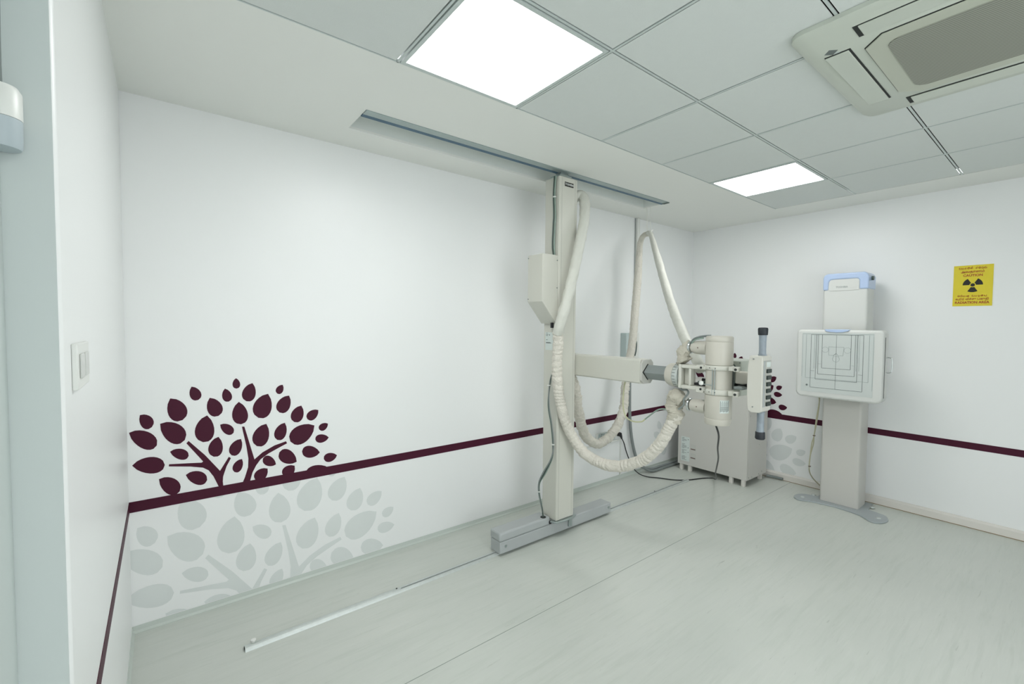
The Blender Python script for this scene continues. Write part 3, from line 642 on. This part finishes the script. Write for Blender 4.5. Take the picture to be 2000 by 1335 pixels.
# tray
TY0, TY1, TZ0, TZ1, TXF = -1.792, -1.222, .886, 1.433, 2.80
bm = bmesh.new(); prism(bm, [(a, b) for a, b in rrect(TY0, TY1, TZ0, TZ1, (.028, .028, .045, .045))], 0, TXF, 2.93)
tr = finish('tray', bm, M['bucky'], t, bevel=.016, seg=4)
finish('tray_back', B(2.931, 2.965, -1.70, -1.32, .93, 1.39), M['bucky'], t)
fp = finish('face_plate', B(TXF-.0015, TXF-.0002, -1.735, -1.262, .93, 1.408), M['plate'], tr)
fx = TXF-.0024
lines = []; faint = []
def hl(L_, y0, y1, z, w=.0022): L_.append((min(y0, y1), max(y0, y1), z-w/2, z+w/2))
def vl(L_, y, z0, z1, w=.0022): L_.append((y-w/2, y+w/2, min(z0, z1), max(z0, z1)))
yc = -1.499; zt = 1.393
for hw, zb, L_ in ((.172, .967, lines), (.137, 1.035, lines), (.121, 1.078, lines), (.095, 1.128, lines), (.207, 1.042, faint)):
    vl(L_, yc-hw, zb, zt); vl(L_, yc+hw, zb, zt); hl(L_, yc-hw, yc+hw, zb)
hl(lines, yc-.172, yc+.172, zt); hl(faint, yc-.235, yc+.235, zt+.006)
vl(lines, yc, .967, zt, .0014)
for hw in (.13, .148): vl(faint, yc-hw, 1.12, zt); vl(faint, yc+hw, 1.12, zt)
for s in (1, -1):
    hl(lines, yc+s*.145, yc+s*.17, 1.09+(.004 if s < 0 else .01), .0015); hl(faint, yc+s*.1, yc+s*.12, 1.16, .0015)
vl(faint, yc-.232, .98, zt, .0014); vl(faint, yc+.232, 1.05, zt, .0014)
hl(faint, yc-.05, yc+.05, 1.299); hl(faint, yc-.045, yc-.02, 1.232); hl(faint, yc+.02, yc+.048, 1.232)
def linem(L_, nm, m):
    bm = bmesh.new()
    for a in L_: box(bm, fx, fx+.0008, *a)
    return finish(nm, bm, m, tr)
linem(lines, 'printed_lines', M['line']); linem(faint, 'faint_lines', M['line2'])
bm = bmesh.new()
def circ(cy_, cz_, r, wd=.0016, a0=0, a1=360):
    n = 28; R_ = [[bm.verts.new((fx+dx, cy_+rr*math.cos(math.radians(a0+(a1-a0)*i/n)), cz_+rr*math.sin(math.radians(a0+(a1-a0)*i/n)))) for dx, rr in ((0, r), (0, r+wd), (.0008, r+wd), (.0008, r))] for i in range(n+1)]
    for p_, q_ in zip(R_, R_[1:]):
        for k in range(4): bm.faces.new((p_[k], p_[(k+1) % 4], q_[(k+1) % 4], q_[k]))
circ(yc+.073, 1.275, .021); circ(yc-.073, 1.275, .021); circ(yc, 1.205, .022)
finish('cell_circles', bm, M['line2'], tr)
bm = bmesh.new()
for a, b in (((yc+.05, 1.299), (yc+.048, 1.232)), ((yc-.05, 1.299), (yc-.045, 1.232)), ((yc, 1.25), (yc+.02, 1.225)), ((yc, 1.25), (yc-.02, 1.225)), ((yc+.02, 1.232), (yc, 1.25))):
    cyl(bm, (fx, a[0], a[1]), (fx, b[0], b[1]), .0008, n=6)
finish('cell_outline', bm, M['line2'], tr)
finish('face_dot', Cy((fx-.001, yc+.195, .983), (fx+.001, yc+.195, .983), .0075, n=16), M['print'], tr)
pts = [(yc+.082, 1.434), (yc+.072, 1.420), (yc+.04, 1.414), (yc, 1.412), (yc-.04, 1.414), (yc-.07, 1.422), (yc-.082, 1.434)]
bm = bmesh.new(); prism(bm, pts+[(yc-.07, 1.437), (yc+.07, 1.437)], 0, TXF-.008, TXF+.06); finish('blue_grip', bm, M['blue'], tr, bevel=.003)
finish('cassette_slot', B(2.80+.03, 2.80+.042, TY0-.0008, TY0+.002, .93, 1.38), M['dark'], tr)
finish('drawer_handle', T([(2.875, -1.79, 1.229), (2.875, -1.806, 1.232), (2.875, -1.823, 1.226), (2.875, -1.826, 1.20), (2.875, -1.826, 1.15), (2.875, -1.822, 1.124), (2.875, -1.805, 1.118), (2.875, -1.79, 1.120)], .0035, n=8), M['chrome'], tr, smooth=True)
for dx in (0, .012):
    p = [(3.1, -1.303+dx, .90), (3.1, -1.303, .808), (3.1, -1.285-dx*.5, .65), (3.1, -1.273, .512), (3.1, -1.258-dx, .44), (3.1, -1.249, .33), (3.1, -1.244, .213), (3.1, -1.265, .15), (3.1, -1.315, .10), (3.1, -1.36, .07)]
    finish('cable', T(p, .0045, n=8), M['creamwire'], t, smooth=True)
for p in ((3.1, -1.273, .512), (3.1, -1.246, .235)): finish('cable_tie', Cy((p[0], p[1], p[2]-.003), (p[0], p[1], p[2]+.003), .010, n=12), M['brown'], t)

# ================================================================ SIGN
t = thing('warning_sign', 'yellow radiation area caution sign with black trefoil on the right wall', 'sign', (XR, -2.178, 1.61))
sy0, sy1, sz0, sz1 = -2.28, -2.078, 1.615, 1.910
finish('board', B(XR-.003, XR, sy0, sy1, sz0, sz1), M['yel'], t)
f = XR-.0038; sc_ = (-2.179, 1.767)
bm = bmesh.new(); cyl(bm, (f, sc_[0], sc_[1]), (XR-.003, sc_[0], sc_[1]), .0115, n=24)
for a in (30, 150, 270):
    pts = [(sc_[0]+.0165*math.cos(math.radians(a-30+60*i/8)), sc_[1]+.0165*math.sin(math.radians(a-30+60*i/8))) for i in range(9)]+[(sc_[0]+.052*math.cos(math.radians(a+30-60*i/8)), sc_[1]+.052*math.sin(math.radians(a+30-60*i/8))) for i in range(9)]
    prism(bm, pts, 0, f, XR-.003)
finish('trefoil', bm, M['blk'], t)
text('lettering', 'CAUTION', .0235, (f, -2.178, 1.836), '-x', M['red'], t, bold=.0005, sx=.95)
text('lettering', 'RADIATION AREA', .0235, (f, -2.178, 1.640), '-x', M['red'], t, bold=.0006, sx=.92)
text('lettering', '\u0B85\u0BB5\u0BA4\u0BBE\u0BA9\u0BAE\u0BCD', .021, (f, -2.176, 1.863), '-x', M['red'], t, bold=.0004)
text('lettering', '\u0B95\u0BA4\u0BBF\u0BB0\u0BCD \u0BB5\u0BC0\u0B9A\u0BCD\u0B9A\u0BC1 \u0BAA\u0B95\u0BC1\u0BA4\u0BBF', .0185, (f, -2.178, 1.665), '-x', M['red'], t, bold=.0002)
# Sinhala lines drawn as strokes
def A_(cx, cy, r, a0, a1, n=10): return [(cx+r*math.cos(math.radians(a0+(a1-a0)*i/n)), cy+r*math.sin(math.radians(a0+(a1-a0)*i/n))) for i in range(n+1)]
G = {
 'pa': [[(.1, .75), (.1, .1), (.8, .1), (.8, .75)], A_(.25, .62, .14, 0, 330)],
 'ra': [A_(.4, .3, .28, 0, 180), A_(.4, .3, .28, 180, 360)],
 'va': [A_(.45, .42, .36, -60, 230), A_(.45, .25, .18, 0, 360)],
 've': [A_(.3, .3, .22, 0, 360), [(.52, .3), (.52, .8)]],
 'sha': [A_(.4, .4, .34, 20, 340), [(.1, .4), (.75, .4)], A_(.62, .62, .14, 0, 300)],
 'ma': [A_(.25, .35, .22, 90, 400), A_(.68, .35, .22, 140, 450), [(.25, .57), (.68, .57)], A_(.7, .8, .12, -60, 230)],
 'na': [A_(.4, .35, .3, 60, 360), A_(.72, .3, .22, 180, 400), [(.4, .65), (.7, .75)]],
 'nna': [A_(.25, .3, .2, 0, 360), A_(.68, .35, .3, 150, 470), A_(.7, .35, .12, 0, 360)],
 'ki': [A_(.3, .35, .26, 0, 360), A_(.75, .35, .24, 90, 430), A_(.5, .78, .16, 0, 200)],
 'da': [A_(.4, .4, .3, 90, 420), A_(.5, .1, .2, 90, 300)],
 'ya': [A_(.25, .4, .2, 0, 360), [(.45, .4), (.45, .1), (.9, .1), (.9, .75)]],
}
def sinhala(words, y, z, h, width):
    tot = sum(len(w)*.98 for w in words)+.9*(len(words)-1); s = width/tot; x = 0; bm = bmesh.new()
    for w in words:
        for g_ in w:
            for st in G[g_]:
                for a, b in zip(st, st[1:]):
                    cyl(bm, (f+.0002, y-(x+a[0])*s, z+a[1]*h), (f+.0002, y-(x+b[0])*s, z+b[1]*h), .0011, n=5)
            x += .98
        x += .9
    finish('lettering', bm, M['red'], t)
sinhala([['pa', 'ra', 've', 'sha', 'ma'], ['ve', 'va', 'na', 'na']], -2.105, 1.881, .020, .142)
sinhala([['va', 'ki', 'ra', 'nna'], ['pa', 'ra', 'da', 'sha', 'ya']], -2.102, 1.682, .016, .150)

# ================================================================ ELECTRICAL
t = thing('junction_box', 'grey and white wall box high on the long wall behind the slung sleeve', 'electrical box', (2.15, -.03, 1.1))
finish('enclosure', B(2.05, 2.19, -.07, 0, 1.09, 1.385), M['greybox'], t, bevel=.006)
finish('lid', B(2.085, 2.235, -.075, -.0705, 1.12, 1.39), M['plug'], t, bevel=.003)
finish('cable', T([(2.18, -.078, 1.33), (2.183, -.085, 1.29), (2.178, -.085, 1.22), (2.165, -.082, 1.17)], .005, n=8), M['cabledark'], t, smooth=True)
o = finish('cable_trunking', B(2.245, 2.285, -.028, 0, 1.39, H-.002), M['plug'], bevel=.003); tag(o, 'narrow white cable trunking running from the ceiling down to the wall box', 'trunking')
o = finish('flexible_conduit', T([(2.155, -.035, 1.088), (2.155, -.035, .92), (2.162, -.035, .649), (2.184, -.035, .448), (2.228, -.035, .281), (2.29, -.04, .14), (2.38, -.05, .055), (2.50, -.06, .022), (2.68, -.06, .018), (2.9, -.06, .018), (3.0, -.06, .018)], .0145, n=14, step=.004, rf=lambda s, a, p: 1+.06*math.sin(s*900)), M['conduit'], smooth=True)
tag(o, 'grey flexible conduit dropping down the long wall and along the floor behind the cabinet', 'conduit')
o = finish('flexible_conduit', T([(2.33, -.03, .08), (2.45, -.095, .018), (2.68, -.098, .016), (2.9, -.10, .016), (3.0, -.11, .016)], .0125, n=12, step=.02), M['cablegrey'], smooth=True)
tag(o, 'second grey conduit lying on the floor in front of the first, left of the cabinet', 'conduit')
o = finish('wall_cable', T([(2.238, -.007, H-.003), (2.238, -.007, 2.1), (2.236, -.007, 1.9), (2.236, -.007, 1.39)], .0032, n=8, k=3), mat('pale_grey_cable', '969D9A', .5), smooth=True)
tag(o, 'thin grey cable running straight down the wall beside the white trunking', 'cable')
t = thing('wall_socket', 'white double socket with a clear cover low on the long wall behind the looping sleeve', 'socket', (1.82, -.01, .38))
finish('back_plate', B(1.72, 2.0, -.012, 0, .385, .475), M['plug'], t, bevel=.003)
for x in (1.79, 1.93):
    s = finish('outlet', B(x-.045, x+.045, -.016, -.0122, .39, .47), M['greybox'], t, bevel=.002)
    for dx, dz in ((-.012, -.012), (.012, -.012), (0, .014)): finish('pin_hole', Cy((x+dx, -.0168, .43+dz), (x+dx, -.0162, .43+dz), .004, n=8), M['dark'], s)
finish('clear_cover', B(1.745, 1.88, -.05, -.0175, .38, .48), M['clear'], t, bevel=.006)
bm = bmesh.new(); box(bm, 1.56, 2.075, -.012, 0, .366, .380); o = finish('cable_trunking', bm, M['plug'], bevel=.002); tag(o, 'thin white trunking strip running level under the wall socket', 'trunking')
bm = bmesh.new(); box(bm, 2.062, 2.075, -.012, 0, .035, .3655); o = finish('cable_trunking', bm, M['plug'], bevel=.002); tag(o, 'thin white trunking strip running upright below the black plug', 'trunking')
t = thing('power_cord', 'black mains cord from the wall plug along the floor up to the x-ray tube', 'cord', (2.04, -.03, .43))
bm = bmesh.new(); cyl(bm, (2.035, 0, .43), (2.035, -.035, .43), .021, .019); finish('plug', bm, M['black'], t, bevel=.003)
bm = bmesh.new(); lathe(bm, (2.035, -.03, .43), [(0, .015), (.02, .013), (.05, .007)], axis=(.5, 0, -1), n=14); finish('plug_neck', bm, M['black'], t, smooth=True)
p = [(2.05, -.03, .40), (2.085, -.035, .339), (2.118, -.035, .26), (2.165, -.04, .165), (2.20, -.055, .09), (2.25, -.09, .03), (2.30, -.15, .006), (2.36, -.24, .006), (2.42, -.346, .006), (2.50, -.42, .006), (2.57, -.452, .006), (2.70, -.50, .006), (2.75, -.56, .012), (2.60, -.66, .06), (2.35, -.80, .16), (2.1, -.92, .29), (1.8, -1.08, .43), (1.5, -1.243, .591), (1.2, -1.39, .743), (1.03, -1.48, .86), (.95, -1.501, .938)]
finish('cable', T(p, .005, n=8), M['black'], t, smooth=True)
o = finish('earth_wire', T([(.98, -.893, 1.105), (.975, -.885, 1.06), (.97, -.883, .947), (.97, -.905, .878), (.96, -.964, .857), (.96, -1.029, .865), (.955, -1.06, .885)], .0045, n=8), M['yellow'], smooth=True)
tag(o, 'yellow green wire hanging from the underside of the arm', 'wire')
o = finish('earth_wire', T([(.955, -1.062, .887), (.95, -1.093, .912), (.95, -1.152, .958), (.95, -1.203, .969), (.94, -1.232, .956)], .0045, n=8), M['cableteal'], smooth=True)
tag(o, 'teal grey wire joining the yellow wire to the lower sleeve wrap', 'wire')
t = thing('light_switch', 'white two-gang wall switch on the left wall near its edge', 'switch', (XL, -1.44, 1.37))
finish('plate', B(XL, XL+.009, -1.535, -1.375, 1.325, 1.412), M['plug'], t, bevel=.002)
for y in (-1.495, -1.43): finish('rocker', B(XL+.0092, XL+.013, y-.018, y+.018, 1.345, 1.392), M['bucky'], t, bevel=.0015)
o = finish('floor_conduit', T([(3.222, -.845, .02), (3.235, -.90, .02), (3.238, -.985, .02)], .012, n=12), M['cablegrey'], smooth=True)
tag(o, 'short grey conduit end on the floor against the right skirting beside the cabinet', 'conduit')
# pendant fitting at the left edge
t = thing('pendant_switch', 'white and blue-grey cylindrical pull switch hanging on a thin cord at the left edge', 'switch', (-1.517+.0-.03, -1.64, 1.73))
pc = (-1.543, -1.648)
bm = bmesh.new(); lathe(bm, (pc[0]+.0, pc[1], 0), [(1.765, .0265), (1.806, .0265), (1.814, .022), (1.815, .01)], n=32); finish('upper_body', bm, M['plug'], t, smooth=True)
bm = bmesh.new(); lathe(bm, (pc[0]+.0, pc[1], 0), [(1.718, .012), (1.720, .024), (1.724, .0258), (1.7645, .0262)], n=32); finish('lower_body', bm, M['pend'], t, smooth=True)
finish('cord', T([(pc[0]+.006, pc[1], 1.813), (pc[0]+.004, pc[1], 1.845), (pc[0]+.006, pc[1], 2.1), (pc[0]+.006, pc[1], H)], .0018, n=6), M['cablegrey'], t, smooth=True)
for o in bpy.data.objects:
    if '_o' in o: del o['_o']
